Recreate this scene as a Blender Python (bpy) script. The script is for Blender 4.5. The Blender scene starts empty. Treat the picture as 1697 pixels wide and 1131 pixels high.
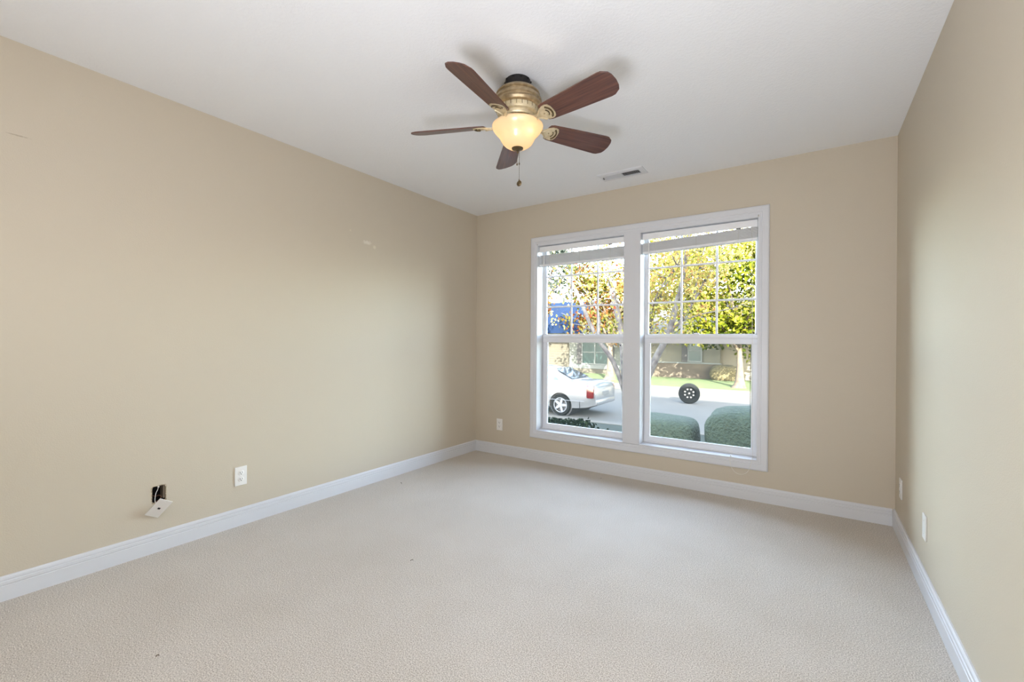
import bpy, bmesh, math, random
from mathutils import Vector, Matrix
random.seed(7)
PI = math.pi
S = bpy.context.scene
COL = S.collection

# ------------------------------------------------------------------ camera
F_PX = 737.9
cd = bpy.data.cameras.new('camera'); cam = bpy.data.objects.new('camera', cd); COL.objects.link(cam)
cd.sensor_width = 36.0; cd.lens = F_PX / 1697 * 36.0; cd.clip_start = 0.05; cd.clip_end = 400
yaw, pitch, roll = -0.592495, -0.00078754, 0.00694967
fw = Vector((math.sin(yaw)*math.cos(pitch), math.cos(yaw)*math.cos(pitch), math.sin(pitch)))
r0 = Vector((math.cos(yaw), -math.sin(yaw), 0)); u0 = r0.cross(fw)
rr = r0*math.cos(roll) + u0*math.sin(roll); uu = -r0*math.sin(roll) + u0*math.cos(roll)
cam.matrix_world = Matrix(((rr.x, uu.x, -fw.x, 0), (rr.y, uu.y, -fw.y, 0), (rr.z, uu.z, -fw.z, 1.1423), (0, 0, 0, 1)))
S.camera = cam

# ------------------------------------------------------------------ sky, sun, exposure
S.view_settings.view_transform = 'Standard'; S.view_settings.look = 'None'
S.view_settings.gamma = 1.0; S.view_settings.exposure = -0.05
S.view_settings.use_curve_mapping = False
w = bpy.data.worlds.new('sky'); S.world = w; w.use_nodes = True
nt = w.node_tree; nt.nodes.clear()
sky = nt.nodes.new('ShaderNodeTexSky'); sky.sky_type = 'NISHITA'; sky.sun_disc = False
sky.sun_elevation = math.radians(24); sky.sun_rotation = math.radians(150)
sky.air_density = 1.0; sky.dust_density = 1.5; sky.ozone_density = 1.0
SKY_STRENGTH = 4.8
bg = nt.nodes.new('ShaderNodeBackground'); bg.inputs['Strength'].default_value = SKY_STRENGTH
wo = nt.nodes.new('ShaderNodeOutputWorld')
hs_ = nt.nodes.new('ShaderNodeHueSaturation'); hs_.inputs['Saturation'].default_value = 0.72
nt.links.new(sky.outputs[0], hs_.inputs['Color']); nt.links.new(hs_.outputs[0], bg.inputs[0]); nt.links.new(bg.outputs[0], wo.inputs[0])

def add_light(name, kind, energy, color, loc, direction=None, **kw):
    l = bpy.data.lights.new(name, kind); l.energy = energy; l.color = color
    for k, v in kw.items(): setattr(l, k, v)
    o = bpy.data.objects.new(name, l); COL.objects.link(o); o.location = loc
    if direction is not None: o.rotation_euler = Vector(direction).to_track_quat('-Z', 'Y').to_euler()
    return o
SUN_W = 80.0
SUN = Vector((-0.5, 0.87, -0.40)).normalized()
add_light('sun', 'SUN', SUN_W, (1.0, 0.94, 0.85), (10, -12, 12), SUN, angle=math.radians(0.6))
# three unseen fill lights added around the camera to brighten the room
FILL_W = 45.5
add_light('side_fill', 'AREA', 10, (0.96, 0.99, 1.08), (0.25, 0.50, 1.30), (-1, 0.72, 0.12), shape='DISK', size=0.5)
add_light('rear_fill', 'AREA', 10, (0.95, 0.99, 1.11), (-1.3, -0.65, 2.36), (0, 0, -1), shape='DISK', size=0.4)  # added fill from above, no fitting there
add_light('upward_fill', 'AREA', FILL_W, (0.95, 0.99, 1.11), (-0.4, -0.35, 0.6), (0.15, 0.5, 1), shape='DISK', size=0.7)
S.cycles.use_denoising = True
S.cycles.max_bounces = 10; S.cycles.diffuse_bounces = 6; S.cycles.transparent_max_bounces = 24
S.cycles.sample_clamp_indirect = 6.0
S.cycles.caustics_reflective = False; S.cycles.caustics_refractive = False

# ------------------------------------------------------------------ materials
def lin(r, g, b):
    f = lambda c: (c/255/12.92) if c/255 <= 0.04045 else ((c/255+0.055)/1.055)**2.4
    return (f(r), f(g), f(b), 1)
OD = 0.125
def od(r, g, b, k=1.0):
    c = lin(r, g, b); return (c[0]*OD*k, c[1]*OD*k, c[2]*OD*k, 1)
def mat(name, col, rough=0.5, metal=0.0, noise=None, bump=None, var=0.0, coat=0.0, spec=0.5):
    """noise=(scale, second colour, detail) mixes a second colour; bump=(scale, strength, distance)"""
    m = bpy.data.materials.new(name); m.use_nodes = True
    n = m.node_tree.nodes; l = m.node_tree.links; b = n['Principled BSDF']
    b.inputs['Base Color'].default_value = col; b.inputs['Roughness'].default_value = rough
    b.inputs['Metallic'].default_value = metal; b.inputs['Coat Weight'].default_value = coat
    b.inputs['Specular IOR Level'].default_value = spec
    tc = n.new('ShaderNodeTexCoord')
    if noise:
        t = n.new('ShaderNodeTexNoise'); t.inputs['Scale'].default_value = noise[0]
        t.inputs['Detail'].default_value = noise[2] if len(noise) > 2 else 3
        l.new(tc.outputs['Object'], t.inputs['Vector'])
        mx = n.new('ShaderNodeMix'); mx.data_type = 'RGBA'
        mr = n.new('ShaderNodeMapRange'); mr.inputs[1].default_value = 0.35; mr.inputs[2].default_value = 0.65
        l.new(t.outputs['Fac'], mr.inputs[0]); l.new(mr.outputs[0], mx.inputs['Factor'])
        mx.inputs['A'].default_value = col; mx.inputs['B'].default_value = noise[1]
        l.new(mx.outputs['Result'], b.inputs['Base Color'])
    if bump:
        t = n.new('ShaderNodeTexNoise'); t.inputs['Scale'].default_value = bump[0]; t.inputs['Detail'].default_value = 2
        l.new(tc.outputs['Object'], t.inputs['Vector'])
        bp = n.new('ShaderNodeBump'); bp.inputs['Strength'].default_value = bump[1]; bp.inputs['Distance'].default_value = bump[2]
        l.new(t.outputs['Fac'], bp.inputs['Height']); l.new(bp.outputs[0], b.inputs['Normal'])
    return m

WALL = lin(203, 192, 173)
M = {}
M['wall'] = mat('beige wall paint', WALL, 0.55, bump=(190, 0.25, 0.002), spec=0.35)
def wall_left_mat():
    m = mat('beige wall paint with scuffs', WALL, 0.5, bump=(190, 0.25, 0.002), spec=0.4)
    n = m.node_tree.nodes; l = m.node_tree.links; b = n['Principled BSDF']
    tc = n.new('ShaderNodeTexCoord'); prev = None
    for c, sz, colr in (((-2.902, 2.265, 1.905), (0.5, 0.055, 0.022), lin(232, 226, 214)), ((-2.902, 2.335, 1.88), (0.5, 0.022, 0.02), lin(228, 220, 200)),
                        ((-2.902, 0.41, 2.03), (0.5, 0.05, 0.005), lin(150, 135, 112)), ((-2.902, 2.11, 1.97), (0.5, 0.012, 0.012), lin(222, 210, 186))):
        s = n.new('ShaderNodeVectorMath'); s.operation = 'SUBTRACT'; s.inputs[1].default_value = c; l.new(tc.outputs['Object'], s.inputs[0])
        d = n.new('ShaderNodeVectorMath'); d.operation = 'DIVIDE'; d.inputs[1].default_value = sz; l.new(s.outputs[0], d.inputs[0])
        ln = n.new('ShaderNodeVectorMath'); ln.operation = 'LENGTH'; l.new(d.outputs[0], ln.inputs[0])
        nz = n.new('ShaderNodeTexNoise'); nz.inputs['Scale'].default_value = 70; l.new(tc.outputs['Object'], nz.inputs['Vector'])
        ad = n.new('ShaderNodeMath'); ad.operation = 'ADD'; l.new(ln.outputs['Value'], ad.inputs[0]); l.new(nz.outputs['Fac'], ad.inputs[1])
        mr = n.new('ShaderNodeMapRange'); mr.inputs[1].default_value = 1.35; mr.inputs[2].default_value = 0.85; l.new(ad.outputs[0], mr.inputs[0])
        mu = n.new('ShaderNodeMath'); mu.operation = 'MULTIPLY'; mu.inputs[1].default_value = 0.6; l.new(mr.outputs[0], mu.inputs[0])
        mx = n.new('ShaderNodeMix'); mx.data_type = 'RGBA'; mx.inputs['A'].default_value = WALL; mx.inputs['B'].default_value = colr
        if prev: l.new(prev, mx.inputs['A'])
        l.new(mu.outputs[0], mx.inputs['Factor']); prev = mx.outputs['Result']
    l.new(prev, b.inputs['Base Color'])
    return m
M['wall_scuffed'] = wall_left_mat()
def knockdown():
    m = mat('white textured ceiling', lin(236, 237, 238), 0.8)
    n = m.node_tree.nodes; l = m.node_tree.links; b = n['Principled BSDF']
    tc = n.new('ShaderNodeTexCoord'); t = n.new('ShaderNodeTexNoise'); t.inputs['Scale'].default_value = 85; t.inputs['Detail'].default_value = 3
    l.new(tc.outputs['Object'], t.inputs['Vector'])
    r = n.new('ShaderNodeMapRange'); r.inputs[1].default_value = 0.42; r.inputs[2].default_value = 0.62; l.new(t.outputs['Fac'], r.inputs[0])
    bp = n.new('ShaderNodeBump'); bp.inputs['Strength'].default_value = 0.16; bp.inputs['Distance'].default_value = 0.003
    l.new(r.outputs[0], bp.inputs['Height']); l.new(bp.outputs[0], b.inputs['Normal'])
    return m
M['ceiling'] = knockdown()
def carpet():
    m = mat('pale beige carpet', lin(220, 210, 198), 0.95, spec=0.1)
    n = m.node_tree.nodes; l = m.node_tree.links; b = n['Principled BSDF']
    tc = n.new('ShaderNodeTexCoord')
    def nz(scale, detail, lo, hi, rough=0.5):
        t = n.new('ShaderNodeTexNoise'); t.inputs['Scale'].default_value = scale; t.inputs['Detail'].default_value = detail; t.inputs['Roughness'].default_value = rough
        l.new(tc.outputs['Object'], t.inputs['Vector'])
        r = n.new('ShaderNodeMapRange'); r.inputs[1].default_value = lo; r.inputs[2].default_value = hi; l.new(t.outputs['Fac'], r.inputs[0]); return r.outputs[0]
    def mix(f, a, bb):
        mx = n.new('ShaderNodeMix'); mx.data_type = 'RGBA'; l.new(f, mx.inputs['Factor'])
        for s, v in (('A', a), ('B', bb)):
            if isinstance(v, tuple): mx.inputs[s].default_value = v
            else: l.new(v, mx.inputs[s])
        return mx.outputs['Result']
    soft = mix(nz(2.2, 5, 0.35, 0.68, 0.6), lin(209, 201, 190), lin(190, 180, 166))
    fleck = mix(nz(230, 2, 0.34, 0.64), lin(134, 123, 110), lin(240, 232, 222))
    mx = n.new('ShaderNodeMix'); mx.data_type = 'RGBA'; mx.blend_type = 'MIX'; mx.inputs['Factor'].default_value = 0.62
    l.new(soft, mx.inputs['A']); l.new(fleck, mx.inputs['B']); l.new(mx.outputs['Result'], b.inputs['Base Color'])
    bp = n.new('ShaderNodeBump'); bp.inputs['Strength'].default_value = 0.3; bp.inputs['Distance'].default_value = 0.004
    l.new(nz(240, 2, 0.3, 0.7), bp.inputs['Height']); l.new(bp.outputs[0], b.inputs['Normal'])
    b.inputs['Sheen Weight'].default_value = 0.15
    return m
M['carpet'] = carpet()
M['trim'] = mat('white semi-gloss trim paint', lin(218, 219, 222), 0.35)
M['vinyl'] = mat('white window vinyl', lin(236, 237, 240), 0.3)
M['plastic'] = mat('white plastic', lin(236, 234, 230), 0.35)
M['plate_off_white'] = mat('off-white plastic', lin(222, 218, 208), 0.4)  # one plain off-white tone
M['dark'] = mat('cavity shade black', (0.006, 0.005, 0.005, 1), 0.8)  # black coloured in for shade inside the duct and wall box
M['slot'] = mat('dark slot', (0.03, 0.03, 0.035, 1), 0.6)
M['blind'] = mat('white blind slat', lin(244, 244, 245), 0.4)
M['grey_metal'] = mat('grey metal', lin(120, 120, 122), 0.4, 0.8)
M['cord'] = mat('white cord', lin(225, 222, 214), 0.6)
M['black_cord'] = mat('black cord', (0.02, 0.02, 0.025, 1), 0.6)
M['brass'] = mat('antique brass', lin(164, 144, 112), 0.38, 0.7, noise=(45, lin(192, 172, 138), 3))
M['brass_dark'] = mat('dark aged bronze', lin(104, 88, 62), 0.4, 0.7)
M['black_metal'] = mat('matte black metal', (0.012, 0.010, 0.010, 1), 0.6)
M['cream_metal'] = mat('cream brushed metal', lin(205, 188, 150), 0.4, 0.45, noise=(60, lin(222, 208, 176), 3))
def wood():
    m = mat('cherry wood veneer', lin(110, 62, 48), 0.38, coat=0.25)
    n = m.node_tree.nodes; l = m.node_tree.links; b = n['Principled BSDF']
    tc = n.new('ShaderNodeTexCoord'); mp = n.new('ShaderNodeMapping'); mp.inputs['Scale'].default_value = (4, 90, 60)
    l.new(tc.outputs['Object'], mp.inputs['Vector'])
    t = n.new('ShaderNodeTexNoise'); t.inputs['Scale'].default_value = 1.0; t.inputs['Detail'].default_value = 5; l.new(mp.outputs[0], t.inputs['Vector'])
    cr = n.new('ShaderNodeValToRGB'); cr.color_ramp.elements[0].color = lin(66, 40, 37); cr.color_ramp.elements[1].color = lin(108, 70, 56)
    cr.color_ramp.elements[0].position = 0.3; cr.color_ramp.elements[1].position = 0.7
    l.new(t.outputs['Fac'], cr.inputs[0]); l.new(cr.outputs[0], b.inputs['Base Color'])
    return m
M['wood'] = wood()
M['wood_edge'] = mat('dark blade edge', lin(70, 50, 40), 0.5)
def bowl_glass():
    m = bpy.data.materials.new('frosted amber glass'); m.use_nodes = True
    n = m.node_tree.nodes; l = m.node_tree.links; n.remove(n['Principled BSDF'])
    tr = n.new('ShaderNodeBsdfTranslucent'); tr.inputs['Color'].default_value = lin(255, 240, 212)
    df = n.new('ShaderNodeBsdfDiffuse'); df.inputs['Color'].default_value = lin(240, 226, 200)
    gl = n.new('ShaderNodeBsdfGlossy'); gl.inputs['Roughness'].default_value = 0.25
    m1 = n.new('ShaderNodeMixShader'); m1.inputs[0].default_value = 0.45; l.new(tr.outputs[0], m1.inputs[1]); l.new(df.outputs[0], m1.inputs[2])
    m2 = n.new('ShaderNodeMixShader'); m2.inputs[0].default_value = 0.06; l.new(m1.outputs[0], m2.inputs[1]); l.new(gl.outputs[0], m2.inputs[2])
    l.new(m2.outputs[0], n['Material Output'].inputs[0]); return m
M['bowl'] = bowl_glass()
def pane_mat():
    m = bpy.data.materials.new('window glass'); m.use_nodes = True
    n = m.node_tree.nodes; l = m.node_tree.links; n.remove(n['Principled BSDF'])
    tr = n.new('ShaderNodeBsdfTransparent'); tr.inputs['Color'].default_value = (0.96, 0.98, 0.97, 1)
    gl = n.new('ShaderNodeBsdfGlossy'); gl.inputs['Roughness'].default_value = 0.02
    fr = n.new('ShaderNodeFresnel'); fr.inputs['IOR'].default_value = 1.12
    mx = n.new('ShaderNodeMixShader'); l.new(fr.outputs[0], mx.inputs[0]); l.new(tr.outputs[0], mx.inputs[1]); l.new(gl.outputs[0], mx.inputs[2])
    l.new(mx.outputs[0], n['Material Output'].inputs[0]); return m
M['pane'] = pane_mat()
def screen_mat():
    m = bpy.data.materials.new('grey insect screen mesh'); m.use_nodes = True
    n = m.node_tree.nodes; l = m.node_tree.links; n.remove(n['Principled BSDF'])
    tr = n.new('ShaderNodeBsdfTransparent')
    df = n.new('ShaderNodeBsdfDiffuse'); df.inputs['Color'].default_value = od(150, 158, 156)
    tl = n.new('ShaderNodeBsdfTranslucent'); tl.inputs['Color'].default_value = od(160, 172, 168)
    a = n.new('ShaderNodeMixShader'); a.inputs[0].default_value = 0.5; l.new(df.outputs[0], a.inputs[1]); l.new(tl.outputs[0], a.inputs[2])
    mx = n.new('ShaderNodeMixShader'); mx.inputs[0].default_value = 0.13; l.new(tr.outputs[0], mx.inputs[1]); l.new(a.outputs[0], mx.inputs[2])
    l.new(mx.outputs[0], n['Material Output'].inputs[0]); return m
M['screen'] = screen_mat()
def leaf_mat(name, cols, cluster=1.2, trans=0.38, gain=1.0):
    m = bpy.data.materials.new(name); m.use_nodes = True
    n = m.node_tree.nodes; l = m.node_tree.links; n.remove(n['Principled BSDF'])
    g = n.new('ShaderNodeNewGeometry'); tc = n.new('ShaderNodeTexCoord')
    t = n.new('ShaderNodeTexNoise'); t.inputs['Scale'].default_value = cluster; t.inputs['Detail'].default_value = 2; l.new(tc.outputs['Object'], t.inputs['Vector'])
    r = n.new('ShaderNodeMapRange'); r.inputs[1].default_value = 0.3; r.inputs[2].default_value = 0.7; l.new(t.outputs['Fac'], r.inputs[0])
    a = n.new('ShaderNodeMath'); a.operation = 'MULTIPLY_ADD'; a.inputs[1].default_value = 0.5; l.new(g.outputs['Random Per Island'], a.inputs[0])
    h = n.new('ShaderNodeMath'); h.operation = 'MULTIPLY'; h.inputs[1].default_value = 0.5; l.new(r.outputs[0], h.inputs[0]); l.new(h.outputs[0], a.inputs[2])
    cr = n.new('ShaderNodeValToRGB'); e = cr.color_ramp.elements
    while len(e) < len(cols): e.new(0.5)
    for i, c in enumerate(cols): e[i].position = 0.12 + 0.76*i/(len(cols)-1); e[i].color = tuple(min(v*gain, 0.9) for v in c[:3]) + (1,)
    l.new(a.outputs[0], cr.inputs[0])
    d = n.new('ShaderNodeBsdfDiffuse'); s = n.new('ShaderNodeBsdfTranslucent'); l.new(cr.outputs[0], d.inputs[0]); l.new(cr.outputs[0], s.inputs[0])
    mx = n.new('ShaderNodeMixShader'); mx.inputs[0].default_value = trans; l.new(d.outputs[0], mx.inputs[1]); l.new(s.outputs[0], mx.inputs[2])
    l.new(mx.outputs[0], n['Material Output'].inputs[0]); return m
M['leaf_yellow'] = leaf_mat('yellow and orange autumn leaves', [od(204, 84, 76, 1.95), od(230, 160, 92, 2.10), od(244, 222, 128, 2.25), od(240, 230, 140, 2.25), od(200, 206, 100, 1.95), od(120, 134, 60, 1.50)], 0.9)
M['leaf_gold'] = leaf_mat('pale gold leaves', [od(226, 150, 110, 2.25), od(242, 206, 120, 2.25), od(246, 232, 140, 2.25), od(216, 214, 96, 2.10), od(160, 172, 60, 1.80)], 1.1, gain=0.95)
M['leaf_green'] = leaf_mat('yellow-green leaves', [od(64, 86, 30, 1.1), od(124, 140, 40, 1.5), od(190, 190, 60, 1.9), od(244, 232, 124, 2.2)], 0.5, gain=0.8)
M['leaf_rust'] = leaf_mat('rust and green leaves', [od(84, 104, 44), od(150, 148, 62), od(190, 132, 76), od(196, 98, 70)], 0.5)
M['leaf_dark'] = leaf_mat('dark shrub leaves', [od(36, 54, 40), od(56, 76, 52), od(84, 104, 70)], 2.0, 0.2)
M['needle'] = leaf_mat('grey-green needles', [od(90, 112, 100), od(140, 158, 146), od(186, 196, 186)], 0.8, 0.3)
M['bark'] = mat('grey bark', od(184, 176, 172, 1.7), 0.9, noise=(9, od(128, 120, 122, 1.5), 4), bump=(30, 0.6, 0.01))
M['bark_tan'] = mat('tan bark', od(190, 168, 140), 0.9, noise=(6, od(140, 116, 92), 4), bump=(20, 0.6, 0.02))
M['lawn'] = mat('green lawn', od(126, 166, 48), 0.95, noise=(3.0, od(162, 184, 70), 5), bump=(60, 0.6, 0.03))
M['near_lawn'] = mat('lawn darkened for shade', od(76, 100, 62, 0.6), 0.95, noise=(2.0, od(104, 124, 84, 0.6), 5), bump=(50, 0.6, 0.03))  # grass colour darkened to carry the shade on this side
M['hedge'] = mat('clipped hedge foliage', od(78, 100, 74, 1.5), 0.9, noise=(14, od(108, 128, 98, 1.5), 5), bump=(22, 1.0, 0.06))
M['road'] = mat('pale asphalt road', od(188, 180, 166, 0.85), 0.9, noise=(1.2, od(202, 194, 180, 0.85), 5))
M['concrete'] = mat('pale concrete', od(214, 204, 186), 0.9, noise=(1.5, od(196, 184, 162), 4))
M['siding'] = mat('sage beige siding', od(196, 190, 160, 0.7), 0.8)
M['siding_grey'] = mat('pale grey-green siding', od(188, 192, 176, 0.7), 0.8)
M['siding_olive'] = mat('olive tan siding', od(164, 152, 122, 0.7), 0.8)
M['siding_cream'] = mat('cream siding', od(236, 224, 192, 0.75), 0.8)
def stone():
    m = mat('brown stone veneer', od(150, 132, 108), 0.9)
    n = m.node_tree.nodes; l = m.node_tree.links; b = n['Principled BSDF']
    tc = n.new('ShaderNodeTexCoord'); mp = n.new('ShaderNodeMapping'); mp.inputs['Scale'].default_value = (1, 1, 2.2); l.new(tc.outputs['Object'], mp.inputs['Vector'])
    v = n.new('ShaderNodeTexVoronoi'); v.inputs['Scale'].default_value = 3.0; l.new(mp.outputs[0], v.inputs['Vector'])
    cr = n.new('ShaderNodeValToRGB'); cr.color_ramp.elements[0].color = od(120, 100, 80); cr.color_ramp.elements[1].color = od(182, 164, 136)
    l.new(v.outputs['Color'], cr.inputs[0]); l.new(cr.outputs[0], b.inputs['Base Color']); return m
M['stone'] = stone()
M['house_trim'] = mat('pale house trim', od(206, 212, 204, 0.8), 0.7)
M['shutter'] = mat('brown-grey shutter', od(92, 84, 80), 0.7)
M['house_glass'] = mat('house window glass', od(90, 130, 124, 0.7), 0.3, spec=0.3)
M['roof_blue'] = mat('shingles toned blue for shade', od(50, 92, 156, 0.42), 0.9, noise=(1.4, od(62, 108, 176, 0.42), 5), spec=0.1)  # blue and darkness put into the shingle colour for shade under the sky
M['roof_grey'] = mat('grey-brown shingles', od(120, 116, 108), 0.9, noise=(1.4, od(140, 134, 124), 5))
M['car_paint'] = mat('silver-white car paint', od(232, 234, 240, 1.0), 0.3, 0.1, coat=0.8)
M['car_glass'] = mat('car window glass', (0.05, 0.06, 0.065, 1), 0.05, spec=0.9)
M['tail'] = mat('red tail light lens', od(190, 40, 46), 0.15, coat=0.8)
M['rubber'] = mat('black tyre rubber', lin(22, 23, 23), 1.0, spec=0.1)
M['alloy'] = mat('silver alloy', lin(104, 106, 112), 0.35, 0.2)
M['steel_black'] = mat('black steel rim', lin(26, 27, 27), 0.9, spec=0.1)
M['lint'] = mat('dark grey lint', lin(104, 92, 80), 0.95)
M['box_inside'] = mat('grey fibre box', lin(120, 108, 92), 0.8)
M['drywall_edge'] = mat('torn drywall paper', lin(206, 192, 168), 0.9, noise=(120, lin(150, 132, 108), 3))
M['brown_wire'] = mat('brown wire', lin(110, 72, 52), 0.6)

# ------------------------------------------------------------------ mesh helpers
def obj(name, bm, m=None, parent=None, smooth=None, loc=None):
    me = bpy.data.meshes.new(name)
    bmesh.ops.recalc_face_normals(bm, faces=bm.faces[:])
    bm.to_mesh(me); bm.free()
    o = bpy.data.objects.new(name, me); COL.objects.link(o)
    if m is not None: me.materials.append(m)
    if smooth is not None:
        me.shade_smooth() if smooth is True else me.set_sharp_from_angle(angle=math.radians(smooth))
        if smooth is not True:
            me.shade_smooth(); me.set_sharp_from_angle(angle=math.radians(smooth))
    if parent is not None: o.parent = parent
    if loc is not None: o.location = loc
    return o
def tag(o, label=None, cat=None, group=None, kind=None):
    for k, v in (('label', label), ('category', cat), ('group', group), ('kind', kind)):
        if v: o[k] = v
    return o
def thing(name, label, cat, loc=(0, 0, 0), rz=0.0, group=None, kind=None):
    o = bpy.data.objects.new(name, None); COL.objects.link(o); o.empty_display_size = 0.1
    o.location = loc; o.rotation_euler = (0, 0, rz)
    return tag(o, label, cat, group, kind)
def structure(o, label=None, cat=None): return tag(o, label, cat, None, 'structure')
def box(bm, x0, x1, y0, y1, z0, z1, bev=0.0, mtx=None):
    vs = [bm.verts.new((x, y, z)) for z in (z0, z1) for y in (y0, y1) for x in (x0, x1)]
    fs = [bm.faces.new([vs[i] for i in f]) for f in ((0, 2, 3, 1), (4, 5, 7, 6), (0, 1, 5, 4), (2, 6, 7, 3), (0, 4, 6, 2), (1, 3, 7, 5))]
    if bev:
        es = list({e for f in fs for e in f.edges})
        r = bmesh.ops.bevel(bm, geom=es, offset=bev, segments=2, profile=0.5, affect='EDGES')
        vs = list({v for f in r['faces'] for v in f.verts} | {v for v in vs if v.is_valid})
    if mtx is not None: bmesh.ops.transform(bm, matrix=mtx, verts=vs)
    return vs
def mkbox(*a, **k):
    bm = bmesh.new(); box(bm, *a, **k); return bm
def lathe(bm, prof, seg=48, c=(0, 0, 0), axis='Z', cap=True):
    rings = []
    for r, z in prof:
        ring = []
        if r < 1e-6:
            ring = [bm.verts.new((0, 0, z))]
        else:
            for i in range(seg):
                a = 2*PI*i/seg; ring.append(bm.verts.new((r*math.cos(a), r*math.sin(a), z)))
        rings.append(ring)
    for A, B in zip(rings, rings[1:]):
        if len(A) == 1 and len(B) == 1: continue
        for i in range(seg):
            j = (i+1) % seg
            if len(A) == 1: bm.faces.new((A[0], B[i], B[j]))
            elif len(B) == 1: bm.faces.new((A[i], A[j], B[0]))
            else: bm.faces.new((A[i], A[j], B[j], B[i]))
    if cap:
        for R in (rings[0], rings[-1]):
            if len(R) > 2: bm.faces.new(R)
    vs = [v for R in rings for v in R]
    if axis == 'Y': bmesh.ops.rotate(bm, verts=vs, cent=(0, 0, 0), matrix=Matrix.Rotation(PI/2, 3, 'X'))
    if axis == 'X': bmesh.ops.rotate(bm, verts=vs, cent=(0, 0, 0), matrix=Matrix.Rotation(PI/2, 3, 'Y'))
    bmesh.ops.translate(bm, verts=vs, vec=c)
    return vs
def tube(bm, pts, rad, seg=8, cap=True):
    pts = [Vector(p) for p in pts]; n = len(pts)
    rads = rad if isinstance(rad, (list, tuple)) else [rad]*n
    rings = []; up = None
    for i, p in enumerate(pts):
        t = (pts[min(i+1, n-1)] - pts[max(i-1, 0)]).normalized()
        if up is None: up = Vector((0, 0, 1)) if abs(t.z) < 0.9 else Vector((1, 0, 0))
        a = t.cross(up).normalized(); b = a.cross(t).normalized(); up = b
        rings.append([bm.verts.new(p + rads[i]*(a*math.cos(2*PI*k/seg) + b*math.sin(2*PI*k/seg))) for k in range(seg)])
    for A, B in zip(rings, rings[1:]):
        for k in range(seg): bm.faces.new((A[k], A[(k+1) % seg], B[(k+1) % seg], B[k]))
    if cap: bm.faces.new(rings[0]); bm.faces.new(rings[-1])
def smooth_pts(pts, sub=6):
    P = [Vector(p) for p in pts]; out = []
    for i in range(len(P)-1):
        a, b, c, d = P[max(i-1, 0)], P[i], P[i+1], P[min(i+2, len(P)-1)]
        for k in range(sub):
            t = k/sub
            out.append(0.5*((2*b) + (c-a)*t + (2*a-5*b+4*c-d)*t*t + (-a+3*b-3*c+d)*t**3))
    return out + [P[-1]]
def sweep_frame(bm, x0, x1, z0, z1, prof, y=0.0):
    """mitred rectangular frame in the XZ plane: prof = [(inward, toward room)], room is -Y"""
    loops = []
    for u, d in prof:
        loops.append([bm.verts.new(q) for q in ((x0+u, y-d, z0+u), (x1-u, y-d, z0+u), (x1-u, y-d, z1-u), (x0+u, y-d, z1-u))])
    n = len(loops)
    for i in range(n):
        A, B = loops[i], loops[(i+1) % n]
        for k in range(4): bm.faces.new((A[k], A[(k+1) % 4], B[(k+1) % 4], B[k]))
def extrude_poly(bm, pts, vec):
    a = [bm.verts.new(p) for p in pts]; b = [bm.verts.new(Vector(p)+Vector(vec)) for p in pts]
    n = len(a); bm.faces.new(a); bm.faces.new(b[::-1])
    for i in range(n): bm.faces.new((a[i], b[i], b[(i+1) % n], a[(i+1) % n]))
    return a + b
def boolean_cut(o, cutters):
    for c in cutters:
        md = o.modifiers.new('cut', 'BOOLEAN'); md.operation = 'DIFFERENCE'; md.solver = 'EXACT'; md.object = c
    dg = bpy.context.evaluated_depsgraph_get()
    me = bpy.data.meshes.new_from_object(o.evaluated_get(dg))
    o.modifiers.clear(); o.data = me
    for c in cutters:
        d = c.data; bpy.data.objects.remove(c); bpy.data.meshes.remove(d)

# ------------------------------------------------------------------ the room
XL, XR, YB, YF, H = -2.902, 0.438, 3.644, -1.30, 2.44
WT = 0.15
structure(obj('floor', mkbox(XL-WT, XR+WT, YF-WT, YB+WT, -0.2, 0.0), M['carpet']), 'pale beige carpet floor', 'floor')
structure(obj('ceiling', mkbox(XL-WT, XR+WT, YF-WT, YB+WT, H, H+0.15), M['ceiling']), 'white textured ceiling', 'ceiling')
bm = bmesh.new()               # left wall with the cut-out for the loose plate
hy0, hy1, hz0, hz1 = 0.897, 0.957, 0.262, 0.350
box(bm, XL-WT, XL, YF, hy0, 0, H); box(bm, XL-WT, XL, hy1, YB, 0, H)
box(bm, XL-WT, XL, hy0, hy1, 0, hz0); box(bm, XL-WT, XL, hy0, hy1, hz1, H)
structure(obj('wall_left', bm, M['wall_scuffed']), 'plain beige left wall', 'wall')
WX = [(-2.168, -1.312), (-1.180, -0.318)]; WZ0, WZ1 = 0.290, 2.046
bm = bmesh.new()
box(bm, XL-WT, WX[0][0], YB, YB+WT, 0, H); box(bm, WX[1][1], XR+WT, YB, YB+WT, 0, H)
box(bm, WX[0][0], WX[1][1], YB, YB+WT, 0, WZ0); box(bm, WX[0][0], WX[1][1], YB, YB+WT, WZ1, H)
box(bm, WX[0][1], WX[1][0], YB, YB+WT, WZ0, WZ1)
structure(obj('wall_back', bm, M['wall']), 'beige wall around the double window', 'wall')
structure(obj('wall_right', mkbox(XR, XR+WT, YF, YB, 0, H), M['wall']), 'beige right wall', 'wall')
structure(obj('wall_front', mkbox(XL-WT, XR+WT, YF-WT, YF, 0, H), M['wall']), 'beige wall behind the viewer', 'wall')

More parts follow.
